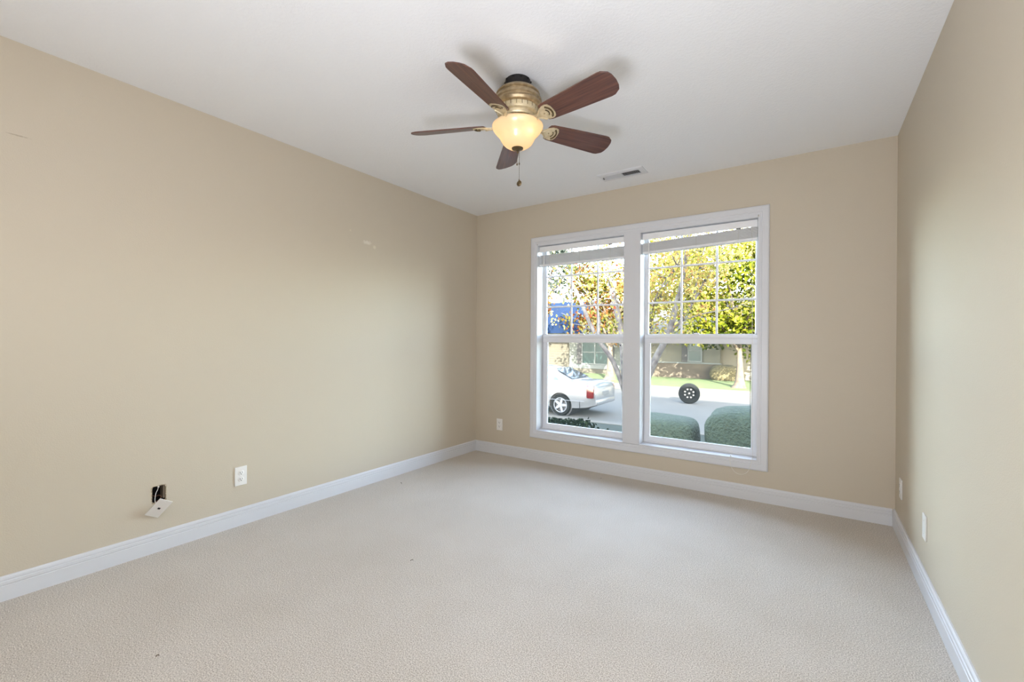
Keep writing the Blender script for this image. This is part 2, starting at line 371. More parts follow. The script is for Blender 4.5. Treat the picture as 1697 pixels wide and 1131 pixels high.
# baseboards: profile (out, up)
BP = [(0, 0), (0.014, 0), (0.014, 0.064), (0.0115, 0.066), (0.0115, 0.069), (0.014, 0.0715), (0.014, 0.083), (0.0105, 0.0855), (0.0105, 0.088), (0.012, 0.091), (0.011, 0.099), (0.006, 0.106), (0, 0.106)]
bm = bmesh.new(); extrude_poly(bm, [(XL+o_, YF, z) for o_, z in BP], (0, YB-YF, 0))
structure(obj('baseboard_left', bm, M['trim']), 'white grooved baseboard on left wall', 'baseboard')
bm = bmesh.new(); extrude_poly(bm, [(XL+0.0145, YB-o_, z) for o_, z in BP], (XR-XL-0.029, 0, 0))
structure(obj('baseboard_back', bm, M['trim']), 'white grooved baseboard under window', 'baseboard')
bm = bmesh.new(); extrude_poly(bm, [(XR-o_, YF, z) for o_, z in BP], (0, YB-YF, 0))
structure(obj('baseboard_right', bm, M['trim']), 'white grooved baseboard on right wall', 'baseboard')

# window casing
bm = bmesh.new()
sweep_frame(bm, -2.234, -0.252, 0.222, 2.123, [(0, 0), (0, 0.012), (0.004, 0.017), (0.010, 0.019), (0.044, 0.019), (0.048, 0.0145), (0.053, 0.0145), (0.057, 0.012), (0.066, 0.012), (0.066, -0.02), (0.070, -0.02), (0.07, 0.0)][:10] + [(0.06, -0.0)], YB)
box(bm, WX[0][1]-0.001, WX[1][0]+0.001, YB-0.012, YB+0.02, WZ0, WZ1+0.008, 0.0015)
box(bm, -2.160, -0.326, YB-0.0125, YB, WZ1-0.001, 2.060)
structure(obj('trim_1', bm, M['trim']), 'white casing around the double window', 'window casing')

def build_window(idx, x0, x1, label):
    root = thing('window_%d' % idx, label, 'window', ((x0+x1)/2, YB, WZ0), kind='structure')
    ox, oy, oz = (x0+x1)/2, YB, WZ0
    def add(name, bm, m, parent=root, base=(ox, oy, oz), **k):
        bmesh.ops.translate(bm, verts=bm.verts[:], vec=(-base[0], -base[1], -base[2]))
        return obj(name, bm, m, parent, **k)
    # jamb lining with sill
    bm = bmesh.new(); t = 0.006
    box(bm, x0, x0+t, YB-0.010, YB+0.150, WZ0, WZ1); box(bm, x1-t, x1, YB-0.010, YB+0.150, WZ0, WZ1)
    box(bm, x0+t, x1-t, YB-0.010, YB+0.150, WZ1-t, WZ1); box(bm, x0+t, x1-t, YB-0.016, YB+0.150, WZ0-0.002, WZ0+t, 0.002)
    add('jamb', bm, M['trim'])
    # outer vinyl frame
    bm = bmesh.new(); sweep_frame(bm, x0+t, x1-t, WZ0+t, WZ1-t, [(0, -0.112), (0, -0.150), (0.022, -0.150), (0.022, -0.142), (0.014, -0.142), (0.014, -0.112)], YB)
    box(bm, x0+t, x1-t, YB+0.098, YB+0.115, WZ0+t, WZ0+0.018, 0.002)
    add('frame', bm, M['vinyl'])
    # upper sash (outer plane) with muntins
    gx0, gx1, gz0, gz1 = x0+0.034, x1-0.034, 1.205, WZ1-0.030
    bm = bmesh.new(); sweep_frame(bm, x0+0.012, x1-0.012, 1.160, WZ1-0.012, [(0, -0.118), (0, -0.142), (0.022, -0.142), (0.022, -0.126), (0.017, -0.118)], YB)
    box(bm, x0+0.012, x1-0.012, YB+0.118, YB+0.140, 1.150, 1.206)
    up = add('upper_sash', bm, M['vinyl'])
    bm = mkbox(gx0, gx1, YB+0.129, YB+0.131, gz0-0.01, gz1); add('pane', bm, M['pane'], up)
    bm = bmesh.new()
    wd = (gx1-gx0)
    for k in (1, 2):
        xx = gx0+wd*k/3; box(bm, xx-0.0075, xx+0.0075, YB+0.124, YB+0.136, gz0, gz1, 0.003)
    for zz in (1.468, 1.760):
        box(bm, gx0, gx1, YB+0.125, YB+0.135, zz-0.0075, zz+0.0075, 0.003)
    add('muntin_grid', bm, M['vinyl'], up)
    # lower sash (inner plane)
    bm = bmesh.new(); sweep_frame(bm, x0+0.010, x1-0.010, WZ0+0.014, 1.178, [(0, -0.106), (0.001, -0.104), (0.0, -0.128), (0.045, -0.128), (0.045, -0.113), (0.040, -0.107), (0.036, -0.104)], YB)
    box(bm, x0+0.010, x1-0.010, YB+0.098, YB+0.110, 1.128, 1.166, 0.003)
    box(bm, x0+0.010, x1-0.010, YB+0.094, YB+0.120, 1.172, 1.200, 0.004)
    box(bm, x0+0.010, x1-0.010, YB+0.104, YB+0.118, 1.160, 1.176)
    lo = add('lower_sash', bm, M['vinyl'])
    add('pane', mkbox(x0+0.050, x1-0.050, YB+0.116, YB+0.118, WZ0+0.055, 1.135), M['pane'], lo)
    xc = (x0+x1)/2 - 0.02
    bm = bmesh.new(); box(bm, xc-0.035, xc+0.035, YB+0.096, YB+0.116, 1.200, 1.206, 0.002)
    box(bm, xc-0.012, xc+0.03, YB+0.098, YB+0.112, 1.206, 1.214, 0.003)
    add('sash_lock', bm, M['vinyl'], lo)
    # insect screen outside the lower half
    bm = bmesh.new(); sweep_frame(bm, x0+0.02, x1-0.02, WZ0+0.02, 1.190, [(0, -0.142), (0, -0.150), (0.016, -0.150), (0.016, -0.142)], YB)
    sc = add('screen_frame', bm, M['grey_metal'])
    add('screen_mesh', mkbox(x0+0.03, x1-0.03, YB+0.1455, YB+0.1460, WZ0+0.03, 1.18), M['screen'], sc)
    for xx in (x0+0.072, x1-0.085):
        bm = bmesh.new(); lathe(bm, [(0.006, -0.003), (0.006, 0.003)], 12, (xx, YB+0.139, 1.108), 'Y')
        add('screen_plunger', bm, M['black_cord'], sc)
build_window(1, *WX[0], 'left double-hung window over the parked silver car')
build_window(2, *WX[1], 'right double-hung window over the standing wheel')

# ------------------------------------------------------------------ blinds
def build_blind(x0, x1, label, n, z_l, z_r, zb_l, zb_r):
    a, b = x0+0.012, x1-0.012
    root = thing('window_blind', label, 'blind', ((a+b)/2, YB+0.045, WZ1-0.012), group='raised blinds in the double window')
    ox, oy, oz = root.location
    def add(name, bm, m, parent=root, **k):
        bmesh.ops.translate(bm, verts=bm.verts[:], vec=(-ox, -oy, -oz)); return obj(name, bm, m, parent, **k)
    y0, y1 = YB+0.018, YB+0.070
    bm = bmesh.new()
    box(bm, a, b, y0, y0+0.006, 1.983, 2.034, 0.002); box(bm, a+0.004, b-0.004, y0+0.006, y1, 1.996, 2.030, 0.002)
    hr = add('head_rail', bm, M['blind'])
    bm = bmesh.new(); lx = b-0.12
    box(bm, lx-0.018, lx+0.012, y0-0.003, y0+0.01, 1.977, 1.986, 0.002); add('cord_lock', bm, M['grey_metal'], hr)
    bm = bmesh.new()                       # gathered slats
    for i in range(n):
        f = (i+0.5)/n
        zl = zb_l+0.02 + (z_l-zb_l-0.02)*f; zr = zb_r+0.02 + (z_r-zb_r-0.02)*f
        dy = random.uniform(-0.002, 0.002)
        pts = []
        for (yy, dz) in ((y0+dy, -0.0005), (y0+0.012+dy, 0.001), (y0+0.025+dy, 0.0018), (y0+0.038+dy, 0.001), (y0+0.05+dy, -0.0005)):
            pts.append((yy, dz))
        top = [(a, yy, zl+dz+0.0013) for yy, dz in pts]; bot = [(a, yy, zl+dz-0.0013) for yy, dz in pts][::-1]
        A = [bm.verts.new(p) for p in top+bot]; B = [bm.verts.new((b, p[1], p[2]-zl+zr)) for p in top+bot]
        bm.faces.new(A); bm.faces.new(B[::-1])
        for k in range(len(A)): bm.faces.new((A[k], B[k], B[(k+1) % len(A)], A[(k+1) % len(A)]))
    add('slat_stack', bm, M['blind'])
    bm = bmesh.new(); box(bm, a, b, y0, y0+0.05, 0, 0.018, 0.003)
    for v in bm.verts: f = (v.co.x-a)/(b-a); v.co.z += zb_l*(1-f)+zb_r*f
    add('bottom_rail', bm, M['blind'])
    for fx in (0.13, 0.5, 0.85):
        xx = a+(b-a)*fx; zt = z_l*(1-fx)+z_r*fx; zb = zb_l*(1-fx)+zb_r*fx
        bm = bmesh.new(); tube(bm, [(xx, y0-0.002, 1.99), (xx, y0-0.002, zt), (xx, y0-0.002, zb+0.005)], 0.0012, 6)
        tube(bm, [(xx+0.014, y0+0.052, 1.996), (xx+0.014, y0+0.052, zb+0.005)], 0.0012, 6); add('ladder_cord', bm, M['cord'])
    bm = bmesh.new(); xw = a+0.055; tube(bm, [(xw, y0-0.004, 1.985), (xw, y0-0.010, 1.95), (xw-0.004, y0-0.012, 1.25)], [0.002, 0.004, 0.004], 8)
    add('tilt_wand', bm, M['plastic'])
    return root, add, b
r1, add1, b1 = build_blind(*WX[0], 'raised white slat blind at the top of the left window', 13, 1.955, 1.957, 1.850, 1.852)
r2, add2, b2 = build_blind(*WX[1], 'raised white slat blind at the top of the right window, long cord hanging', 14, 1.955, 1.985, 1.868, 1.888)
bm = bmesh.new()
cordp = [(b2-0.035, YB+0.012, 1.98), (b2-0.030, YB+0.010, 1.4), (b2-0.024, YB+0.008, 0.6), (b2-0.020, YB+0.004, 0.33), (b2-0.022, YB-0.012, 0.305), (b2-0.028, YB-0.024, 0.26),
         (b2-0.050, YB-0.022, 0.205), (b2-0.085, YB-0.016, 0.180), (b2-0.125, YB-0.018, 0.185), (b2-0.155, YB-0.024, 0.225), (b2-0.166, YB-0.026, 0.285), (b2-0.166, YB-0.014, 0.305), (b2-0.163, YB+0.03, 0.306)]
tube(bm, smooth_pts(cordp), 0.0014, 6); add2('lift_cord', bm, M['cord'])
bm = bmesh.new(); lathe(bm, [(0.0, 0), (0.005, 0.002), (0.006, 0.012), (0.003, 0.02), (0.0, 0.021)], 12, (b2-0.163, YB+0.012, 0.302), 'Y'); add2('cord_tassel', bm, M['plastic'])
for (sx, lab) in ((WX[0][1]-0.062, 'thin black cord hanging in the left window beside its right stile'), (WX[1][1]-0.060, 'thin black cord hanging in the right window beside its right stile')):
    bm = bmesh.new()
    tube(bm, smooth_pts([(sx, YB+0.138, 1.12), (sx-0.004, YB+0.137, 0.85), (sx-0.002, YB+0.137, 0.62), (sx+0.006, YB+0.137, 0.5), (sx+0.012, YB+0.137, 0.40)]), 0.0022, 6)
    tag(obj('pull_cord', bm, M['black_cord']), lab, 'cord', 'black cords in the windows')

# ------------------------------------------------------------------ ceiling fan
FX, FY = -1.226, 1.858
fan = thing('ceiling_fan', 'five-blade flush ceiling fan with brass motor and lit frosted bowl', 'ceiling fan', (FX, FY, H))
def Z(z): return z-H
bm = bmesh.new(); lathe(bm, [(0.062, Z(2.4399)), (0.064, Z(2.425)), (0.062, Z(2.386))], 40)
for k in range(10):
    a = 2*PI*k/10+0.2; box(bm, -0.004, 0.004, 0.060, 0.068, Z(2.428), Z(2.434), mtx=Matrix.Rotation(a, 4, 'Z'))
obj('mounting_collar', bm, M['black_metal'], fan, smooth=40)
bm = bmesh.new()
lathe(bm, [(0.060, Z(2.392)), (0.082, Z(2.390)), (0.096, Z(2.384)), (0.108, Z(2.372)), (0.110, Z(2.366)), (0.103, Z(2.362)), (0.109, Z(2.356)), (0.117, Z(2.344)), (0.120, Z(2.334)),
           (0.113, Z(2.329)), (0.112, Z(2.325)), (0.118, Z(2.320)), (0.121, Z(2.310)), (0.116, Z(2.300)), (0.106, Z(2.295)), (0.10, Z(2.294))], 64)
obj('motor_housing', bm, M['brass'], fan, smooth=35)
bm = bmesh.new()
lathe(bm, [(0.104, Z(2.298)), (0.105, Z(2.280)), (0.100, Z(2.268)), (0.088, Z(2.262)), (0.086, Z(2.256)), (0.090, Z(2.252)), (0.086, Z(2.244)), (0.070, Z(2.238)), (0.060, Z(2.236))], 64)
md = obj('motor_band', bm, M['cream_metal'], fan, smooth=35)
for k in range(24):
    a = 2*PI*k/24; obj('vent_rib', mkbox(-0.0012, 0.0012, 0.1015, 0.1056, Z(2.296), Z(2.277), mtx=Matrix.Rotation(a, 4, 'Z')), M['brass_dark'], md)
bm = bmesh.new()
lathe(bm, [(0.058, Z(2.248)), (0.064, Z(2.244)), (0.064, Z(2.232)), (0.058, Z(2.229)), (0.062, Z(2.224)), (0.090, Z(2.221)), (0.112, Z(2.2175)), (0.114, Z(2.2150)), (0.070, Z(2.208)), (0.0, Z(2.206))], 48)
obj('light_fitter', bm, M['cream_metal'], fan, smooth=35)
# frosted bowl: bell profile, outer then inner
BO = [(0.1265, 2.2145), (0.1275, 2.2110), (0.1262, 2.2060), (0.1215, 2.1965), (0.1135, 2.1850), (0.1035, 2.1740), (0.0945, 2.1640), (0.0875, 2.1530), (0.0815, 2.1410), (0.0740, 2.1290), (0.0630, 2.1180), (0.0490, 2.1095), (0.0320, 2.1045), (0.0, 2.1030)]
bm = bmesh.new()
prof = [(r, Z(z)) for r, z in BO]; inner = [(max(r-0.0035, 0), Z(z+0.0035)) for r, z in BO][::-1]
lathe(bm, prof, 64, cap=False); lathe(bm, inner, 64, cap=False)
# close the rim
lathe(bm, [(BO[0][0], Z(BO[0][1])), (BO[0][0]-0.0035, Z(BO[0][1]+0.0035))], 64, cap=False)
bmesh.ops.remove_doubles(bm, verts=bm.verts[:], dist=1e-5)
obj('light_bowl', bm, M['bowl'], fan, smooth=True)
bm = bmesh.new()
lathe(bm, [(0.0, Z(2.0915)), (0.006, Z(2.092)), (0.011, Z(2.095)), (0.020, Z(2.0965)), (0.028, Z(2.1005)), (0.029, Z(2.1045)), (0.026, Z(2.1075)), (0.0, Z(2.1085))], 32)
lathe(bm, [(0.0, Z(2.0780)), (0.0035, Z(2.0785)), (0.0052, Z(2.083)), (0.0035, Z(2.0875)), (0.003, Z(2.092))], 16)
obj('finial', bm, M['brass_dark'], fan, smooth=40)
def chain(x, y, z0, z1, name, bead):
    bm = bmesh.new(); z = z0
    while z > z1:
        bmesh.ops.create_icosphere(bm, subdivisions=1, radius=0.0016, matrix=Matrix.Translation((x, y, Z(z)))); z -= 0.0042
    tube(bm, [(x, y, Z(z0)), (x, y, Z(z1))], 0.0005, 5)
    o = obj(name, bm, M['brass_dark'], fan, smooth=True); bead(o, x, y, z1)
def medallion(o, x, y, z):
    bm = bmesh.new(); lathe(bm, [(0.0, -0.006), (0.007, -0.005), (0.0135, -0.001), (0.0145, 0.0), (0.0135, 0.001), (0.007, 0.005), (0.0, 0.006)], 20, (x, y, Z(z-0.014)), 'Y')
    lathe(bm, [(0.0, 0), (0.003, 0.001), (0.0035, 0.007), (0.0, 0.008)], 10, (x, y, Z(z-0.002)))
    obj('pull_medallion', bm, M['brass_dark'], o, smooth=40)
def small_bead(o, x, y, z):
    bm = bmesh.new(); lathe(bm, [(0.0, -0.007), (0.003, -0.006), (0.0035, 0.0), (0.0015, 0.006), (0.0, 0.007)], 10, (x, y, Z(z-0.005)))
    obj('pull_bead', bm, M['brass_dark'], o, smooth=40)
chain(0.009, 0.004, 2.094, 1.942, 'pull_chain', medallion)
chain(-0.001, -0.001, 2.078, 2.030, 'light_chain', small_bead)
bm = bmesh.new(); lathe(bm, [(0.0, -0.007), (0.003, -0.006), (0.0035, 0.0), (0.0015, 0.006), (0.0, 0.007)], 10, (0.009, 0.004, Z(2.028))); obj('chain_joint', bm, M['brass_dark'], fan, smooth=40)
# bulbs: two small globes in the bowl
for (bx, by) in ((0.040, -0.004), (-0.030, 0.024)):
    bm = bmesh.new(); bmesh.ops.create_uvsphere(bm, u_segments=16, v_segments=10, radius=0.017)
    bmesh.ops.translate(bm, verts=bm.verts[:], vec=(bx, by, Z(2.170))); lathe(bm, [(0.008, 0), (0.008, 0.028)], 12, (bx, by, Z(2.180)))
    bl = obj('bulb_socket', bm, M['cream_metal'], fan, smooth=True)
LAMP_W = 4.0
for (bx, by, e) in ((0.074, -0.022, 0.65), (-0.055, 0.030, 0.35)):
    add_light('fan_bulb', 'POINT', LAMP_W*e, (1.0, 0.90, 0.76), (FX+bx, FY+by, 2.172), shadow_soft_size=0.012)
# blades
BL_Z, PITCH = 2.222, math.radians(19)
top_h = [(0.165, 0.030), (0.172, 0.045), (0.190, 0.051), (0.300, 0.056), (0.420, 0.062), (0.505, 0.066), (0.522, 0.065), (0.548, 0.049), (0.557, 0.030), (0.561, 0.0)]
outline = top_h + [(r, -h) for r, h in top_h[-2::-1]]
iron = [(0.090, 0.016), (0.110, 0.013), (0.135, 0.012), (0.150, 0.016), (0.165, 0.030), (0.185, 0.040), (0.205, 0.042), (0.220, 0.036), (0.228, 0.020), (0.230, 0.0)]
iron_o = iron + [(r, -h) for r, h in iron[-2::-1]]
def make_blade(ang):
    tilt = Matrix.Rotation(ang, 4, 'Z') @ Matrix.Rotation(-PITCH, 4, 'X')
    bm = bmesh.new()
    vs = extrude_poly(bm, [(r, h, -0.003) for r, h in outline], (0, 0, 0.006))
    es = [e for e in bm.edges if abs(e.verts[0].co.z - e.verts[1].co.z) < 1e-6]
    bmesh.ops.bevel(bm, geom=es, offset=0.0012, segments=1, affect='EDGES')
    bl = obj('blade', bm, M['wood'], fan)
    bl.matrix_local = Matrix.Translation((0, 0, Z(BL_Z))) @ tilt
    bm = bmesh.new()
    extrude_poly(bm, [(r, h, -0.0075) for r, h in iron_o], (0, 0, 0.0042))
    box(bm, 0.078, 0.100, -0.017, 0.017, -0.010, 0.016, 0.003)
    tube(bm, smooth_pts([(0.085, 0.004, -0.010), (0.110, 0.010, -0.0105), (0.135, 0.006, -0.011), (0.152, 0.014, -0.0105), (0.172, 0.033, -0.0095)]), [0.004]*25, 8)
    tube(bm, smooth_pts([(0.085, -0.004, -0.010), (0.110, -0.010, -0.0105), (0.135, -0.006, -0.011), (0.152, -0.014, -0.0105), (0.172, -0.033, -0.0095)]), [0.004]*25, 8)
    ir = obj('blade_iron', bm, M['cream_metal'], bl, smooth=40)
    for rad, half, rt in ((0.034, 62, 0.0042), (0.017, 60, 0.0026)):
        bm = bmesh.new()
        pts = [(0.186 + rad*math.cos(math.radians(t)), rad*1.05*math.sin(math.radians(t)), -0.0085) for t in range(-half, half+1, 6)]
        tube(bm, pts, rt, 8)
        obj('scroll_slot', bm, M['brass_dark'], bl, smooth=40)
    for (sx, sy) in ((0.178, 0.0), (0.206, 0.022), (0.206, -0.022)):
        bm = bmesh.new(); lathe(bm, [(0.0, -0.0105), (0.003, -0.010), (0.004, -0.008), (0.004, -0.006)], 12, (sx, sy, 0))
        obj('screw', bm, M['brass'], bl, smooth=40)
for deg in (-83.5, -10.5, 60.0, 131.0, 202.5): make_blade(math.radians(deg))

# ------------------------------------------------------------------ ceiling vent
vt = thing('ceiling_vent', 'white two-way air register in the ceiling near the window', 'vent', (-1.225, 3.33, H))
bm = bmesh.new()
vx, vy = 0.178, 0.078
sweep = [(0, 0.0), (0.001, 0.004), (0.008, 0.008), (0.036, 0.011), (0.038, 0.010), (0.038, 0.0)]
loops = []
for u, d in sweep:
    loops.append([bm.verts.new(q) for q in ((-vx+u, -vy+u, -d), (vx-u, -vy+u, -d), (vx-u, vy-u, -d), (-vx+u, vy-u, -d))])
for A, B in zip(loops, loops[1:]):
    for k in range(4): bm.faces.new((A[k], A[(k+1) % 4], B[(k+1) % 4], B[k]))
obj('frame', bm, M['trim'], vt)
obj('dark_backing', mkbox(-vx+0.030, vx-0.030, -vy+0.030, vy-0.030, -0.0015, -0.0005), M['dark'], vt)  # black plate stands in for the shade inside the duct
for sgn, nm in ((-1, 'closed'), (1, 'open')):
    for k in range(11):
        bm = bmesh.new()
        x = sgn*(0.008 + 0.0125*k); an = math.radians(58) if sgn > 0 else math.radians(-40)
        box(bm, -0.0060, 0.0060, -vy+0.036, vy-0.036, -0.0006, 0.0006, mtx=Matrix.Translation((x, 0, -0.0062)) @ Matrix.Rotation(an, 4, 'Y'))
        obj('louver', bm, M['trim'], vt)
obj('divider', mkbox(-0.003, 0.003, -vy+0.036, vy-0.036, -0.011, -0.002), M['trim'], vt)
bm = bmesh.new(); box(bm, -0.150, -0.142, -0.020, 0.004, -0.018, -0.010, 0.001); obj('damper_lever', bm, M['grey_metal'], vt)

# ------------------------------------------------------------------ outlets and plates
def outlet(loc, rz, label, kind='duplex'):
    o = thing('wall_outlet' if kind == 'duplex' else 'wall_plate', label, 'outlet' if kind == 'duplex' else 'wall plate', loc, rz, 'white plates on the walls')
    bm = bmesh.new(); box(bm, -0.035, 0.035, -0.006, 0.0, -0.0575, 0.0575, 0.0025)    # local -Y faces the room
    obj('cover_plate', bm, M['plastic'], o)
    if kind == 'duplex':
        for s in (-1, 1):
            bm = bmesh.new()
            vs = lathe(bm, [(0.0172, 0.0055), (0.0172, 0.0075), (0.0160, 0.0085), (0.0, 0.0085)], 28, (0, 0, 0), 'Y')
            for v in bm.verts: v.co.z = max(-0.0140, min(0.0140, v.co.z)) + s*0.0193
            rc = obj('receptacle', bm, M['plastic'], o, smooth=40)
            bm = bmesh.new(); c = s*0.0193
            box(bm, -0.0078, -0.0050, -0.0089, -0.0080, c-0.0015, c+0.0075); box(bm, 0.0050, 0.0078, -0.0089, -0.0080, c-0.0005, c+0.0065)
            lathe(bm, [(0.0028, 0.0080), (0.0028, 0.0089)], 12, (0, 0, c-0.0072), 'Y')
            obj('slot', bm, M['slot'], rc)
        scr = (0.0,)
    else: scr = (-0.030, 0.030)
    for z in scr:
        bm = bmesh.new(); lathe(bm, [(0.0032, 0.0055), (0.0030, 0.0070), (0.0, 0.0075)], 12, (0, 0, z), 'Y'); obj('screw', bm, M['plastic'], o)
    return o
outlet((XL, 1.339, 0.301), PI/2, 'white duplex outlet on the left wall beside the loose plate')
outlet((-2.594, YB, 0.300), 0, 'white duplex outlet below and left of the window')
outlet((XR, 3.415, 0.296), -PI/2, 'white duplex outlet on the right wall near the window corner')
outlet((XR, 2.757, 0.299), -PI/2, 'blank white plate on the right wall, nearer than its outlet', 'blank')
# electrical box in the cut-out
jb = thing('junction_box', 'open dark cut-out box in the left wall behind the loose plate', 'junction box', (XL, 0.927, 0.306), PI/2)
bm = bmesh.new(); hw, hh, dp = 0.0292, 0.0432, 0.075
box(bm, -hw, hw, dp, dp+0.002, -hh, hh)
for sx in (-1, 1): box(bm, sx*hw-0.001, sx*hw+0.0005, 0.004, dp, -hh, hh)
for sz in (-1, 1): box(bm, -hw, hw, 0.004, dp, sz*hh-0.001, sz*hh+0.0005)
obj('box_shell', bm, M['dark'], jb)
bm = bmesh.new(); box(bm, hw-0.010, hw-0.002, 0.002, 0.045, -0.028, hh-0.002, 0.001); obj('side_stud', bm, M['box_inside'], jb)
bm = bmesh.new(); rnd = random.Random(3)
edge = []
for t in range(36):
    a = 2*PI*t/36; c, s = math.cos(a), math.sin(a); k = 1/max(abs(c)/0.0295, abs(s)/0.0435); edge.append((k*c, k*s))
ring1 = [bm.verts.new((x, -0.0006, z)) for x, z in edge]
ring2 = [bm.verts.new((x*(1.10+rnd.random()*0.10), -0.0012, z*(1.05+rnd.random()*0.08))) for x, z in edge]
ring3 = [bm.verts.new((x*0.97, 0.006, z*0.97)) for x, z in edge]
for A, B in ((ring1, ring2), (ring3, ring1)):
    for i in range(36): bm.faces.new((A[i], A[(i+1) % 36], B[(i+1) % 36], B[i]))
obj('torn_edge', bm, M['drywall_edge'], jb)
# loose plate leaning out from the wall, hung on its wire
lp = thing('wall_plate', 'loose white phone plate hanging askew from the hole in the left wall', 'wall plate', (-2.858, 0.9135, 0.2415))
rv = Vector((-0.522, 0.496, -0.11)); q = Matrix.Rotation(rv.length, 4, rv.normalized())
bm = bmesh.new(); box(bm, -0.0035, 0.0, -0.0334, 0.0334, -0.0548, 0.0548, 0.0015, mtx=q); obj('cover_plate', bm, M['plastic'], lp)
bm = bmesh.new(); box(bm, -0.001, 0.0012, -0.006, 0.006, -0.005, 0.005, mtx=q); obj('phone_jack', bm, M['slot'], lp)
for z in (-0.042, 0.042): obj('screw', mkbox(-0.001, 0.0010, -0.003, 0.003, z-0.003, z+0.003, mtx=q), M['plastic'], lp)
bm = bmesh.new(); box(bm, -0.016, -0.003, -0.010, 0.010, -0.012, 0.012, 0.001, mtx=q); obj('jack_body', bm, M['plastic'], lp)
bm = bmesh.new()
tube(bm, smooth_pts([(XL+0.002, 0.924, 0.346), (XL-0.002, 0.922, 0.330), (XL-0.006, 0.916, 0.312), (XL+0.001, 0.910, 0.290), (XL+0.008, 0.908, 0.272), (XL+0.020, 0.911, 0.255)]), 0.0014, 8)
lathe(bm, [(0.0, 0), (0.004, 0.001), (0.004, 0.008), (0.0, 0.009)], 10, (XL+0.0015, 0.924, 0.341))
tag(obj('phone_wire', bm, M['plastic']), 'thin white wire dangling inside the hole in the left wall', 'wire', 'wires in the wall hole')
bm = bmesh.new()
tube(bm, smooth_pts([(XL-0.05, 0.905, 0.300), (XL-0.02, 0.915, 0.292), (XL-0.012, 0.930, 0.296), (XL-0.010, 0.940, 0.285), (XL-0.004, 0.930, 0.272), (XL-0.006, 0.912, 0.268)]), 0.0018, 8)
tag(obj('wire_bundle', bm, M['brown_wire']), 'brown wire curled at the bottom of the wall hole', 'wire', 'wires in the wall hole')
# lint on the carpet
def lint(x, y, L, a, label):
    bm = bmesh.new(); c, s = math.cos(a)*L/2, math.sin(a)*L/2
    tube(bm, smooth_pts([(x-c, y-s, 0.003), (x-c*0.3+0.003, y-s*0.3-0.002, 0.008), (x+c*0.4, y+s*0.4, 0.007), (x+c, y+s, 0.004)]), [0.0016]*19, 6)
    tag(obj('lint', bm, M['lint']), label, 'lint', 'specks on the carpet')
lint(-1.937, 0.618, 0.008, 1.2, 'dark speck on the near carpet below the loose plate')
lint(-2.697, 2.446, 0.030, -0.5, 'dark squiggle of lint close to the left baseboard')
lint(-1.706, 1.622, 0.014, 0.9, 'small dark speck near the middle of the carpet')
lint(-1.443, 3.478, 0.012, 0.3, 'dark speck on the carpet under the window baseboard')

# ------------------------------------------------------------------ outside: ground, this room's roof and an added shade block
GZ = -1.1
def slab(name, x0, x1, y0, y1, z0, z1, m, label, cat):
    return structure(obj(name, mkbox(x0, x1, y0, y1, z0, z1), m), label, cat)
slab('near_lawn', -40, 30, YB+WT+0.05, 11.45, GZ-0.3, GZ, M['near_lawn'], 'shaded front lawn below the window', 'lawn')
slab('curb', -40, 30, 11.45, 11.75, GZ-0.3, GZ+0.01, M['concrete'], 'pale curb beside the parked car', 'curb')
slab('road', -40, 30, 11.75, 20.4, GZ-0.3, GZ-0.02, M['road'], 'pale street', 'road')
slab('sidewalk', -40, 30, 20.4, 23.0, GZ-0.3, GZ, M['concrete'], 'pale sidewalk across the street', 'sidewalk')
slab('far_lawn', -60, 40, 23.0, 60, GZ-0.3, GZ+0.005, M['lawn'], 'sunlit lawn across the street', 'lawn')
bm = bmesh.new()
prf = [(3.9, 2.61), (3.9, 2.66), (0.0, 3.9), (-5.0, 2.7), (-5.0, 2.62)]  # unseen roof, eave height and overhang shaped for its shadow
extrude_poly(bm, [(XL-0.8, y, z) for y, z in prf], (XR+1.2-XL+0.8, 0, 0))
structure(obj('roof', bm, M['roof_blue']), 'low roof over this room', 'roof')
bm = bmesh.new()
box(bm, 1.62, 9.5, -6, 3.6, GZ, 4.9)  # unseen block added to cast shade over the street
extrude_poly(bm, [(1.3, 4.0, 4.9), (1.3, 4.0, 5.5), (1.3, -1.0, 6.6), (1.3, -6.4, 4.9)], (8.6, 0, 0))
structure(obj('shade_block', bm, M['siding']), 'unseen block added right of this room to shade the street', 'shade block')

# ------------------------------------------------------------------ trees
def leaves(name, clusters, size, m, parent, seed):
    r = random.Random(seed); V = []; Fc = []
    for (c, rad, n) in clusters:
        for _ in range(n):
            while True:
                p = Vector((r.uniform(-1, 1), r.uniform(-1, 1), r.uniform(-1, 1)))
                if p.length < 1: break
            p = Vector((c[0]+p.x*rad[0], c[1]+p.y*rad[1], c[2]+p.z*rad[2]))
            d = Vector((r.gauss(0, 1), r.gauss(0, 1), r.gauss(0, 1)-0.3)).normalized()
            nn = Vector((r.gauss(0, 1), r.gauss(0, 1), r.gauss(0.6, 1))); s = d.cross(nn)
            if s.length < 1e-3: continue
            s.normalize(); L = size*r.uniform(0.7, 1.3); k = len(V); up = s.cross(d)*L*0.12
            V += [p, p+d*L*0.5+s*L*0.36+up, p+d*L, p+d*L*0.5-s*L*0.36+up]; Fc += [(k, k+1, k+2), (k, k+2, k+3)]
    me = bpy.data.meshes.new(name); me.from_pydata([tuple(v) for v in V], [], Fc); me.materials.append(m); me.update()
    o = bpy.data.objects.new(name, me); COL.objects.link(o); o.parent = parent
    return o
def rel(pts, base): return [Vector(p)-Vector(base) for p in pts]
base = (-3.40, 10.0, GZ)
t1 = thing('tree', 'near autumn tree with forked grey stems and yellow, orange and red leaves', 'tree', base)
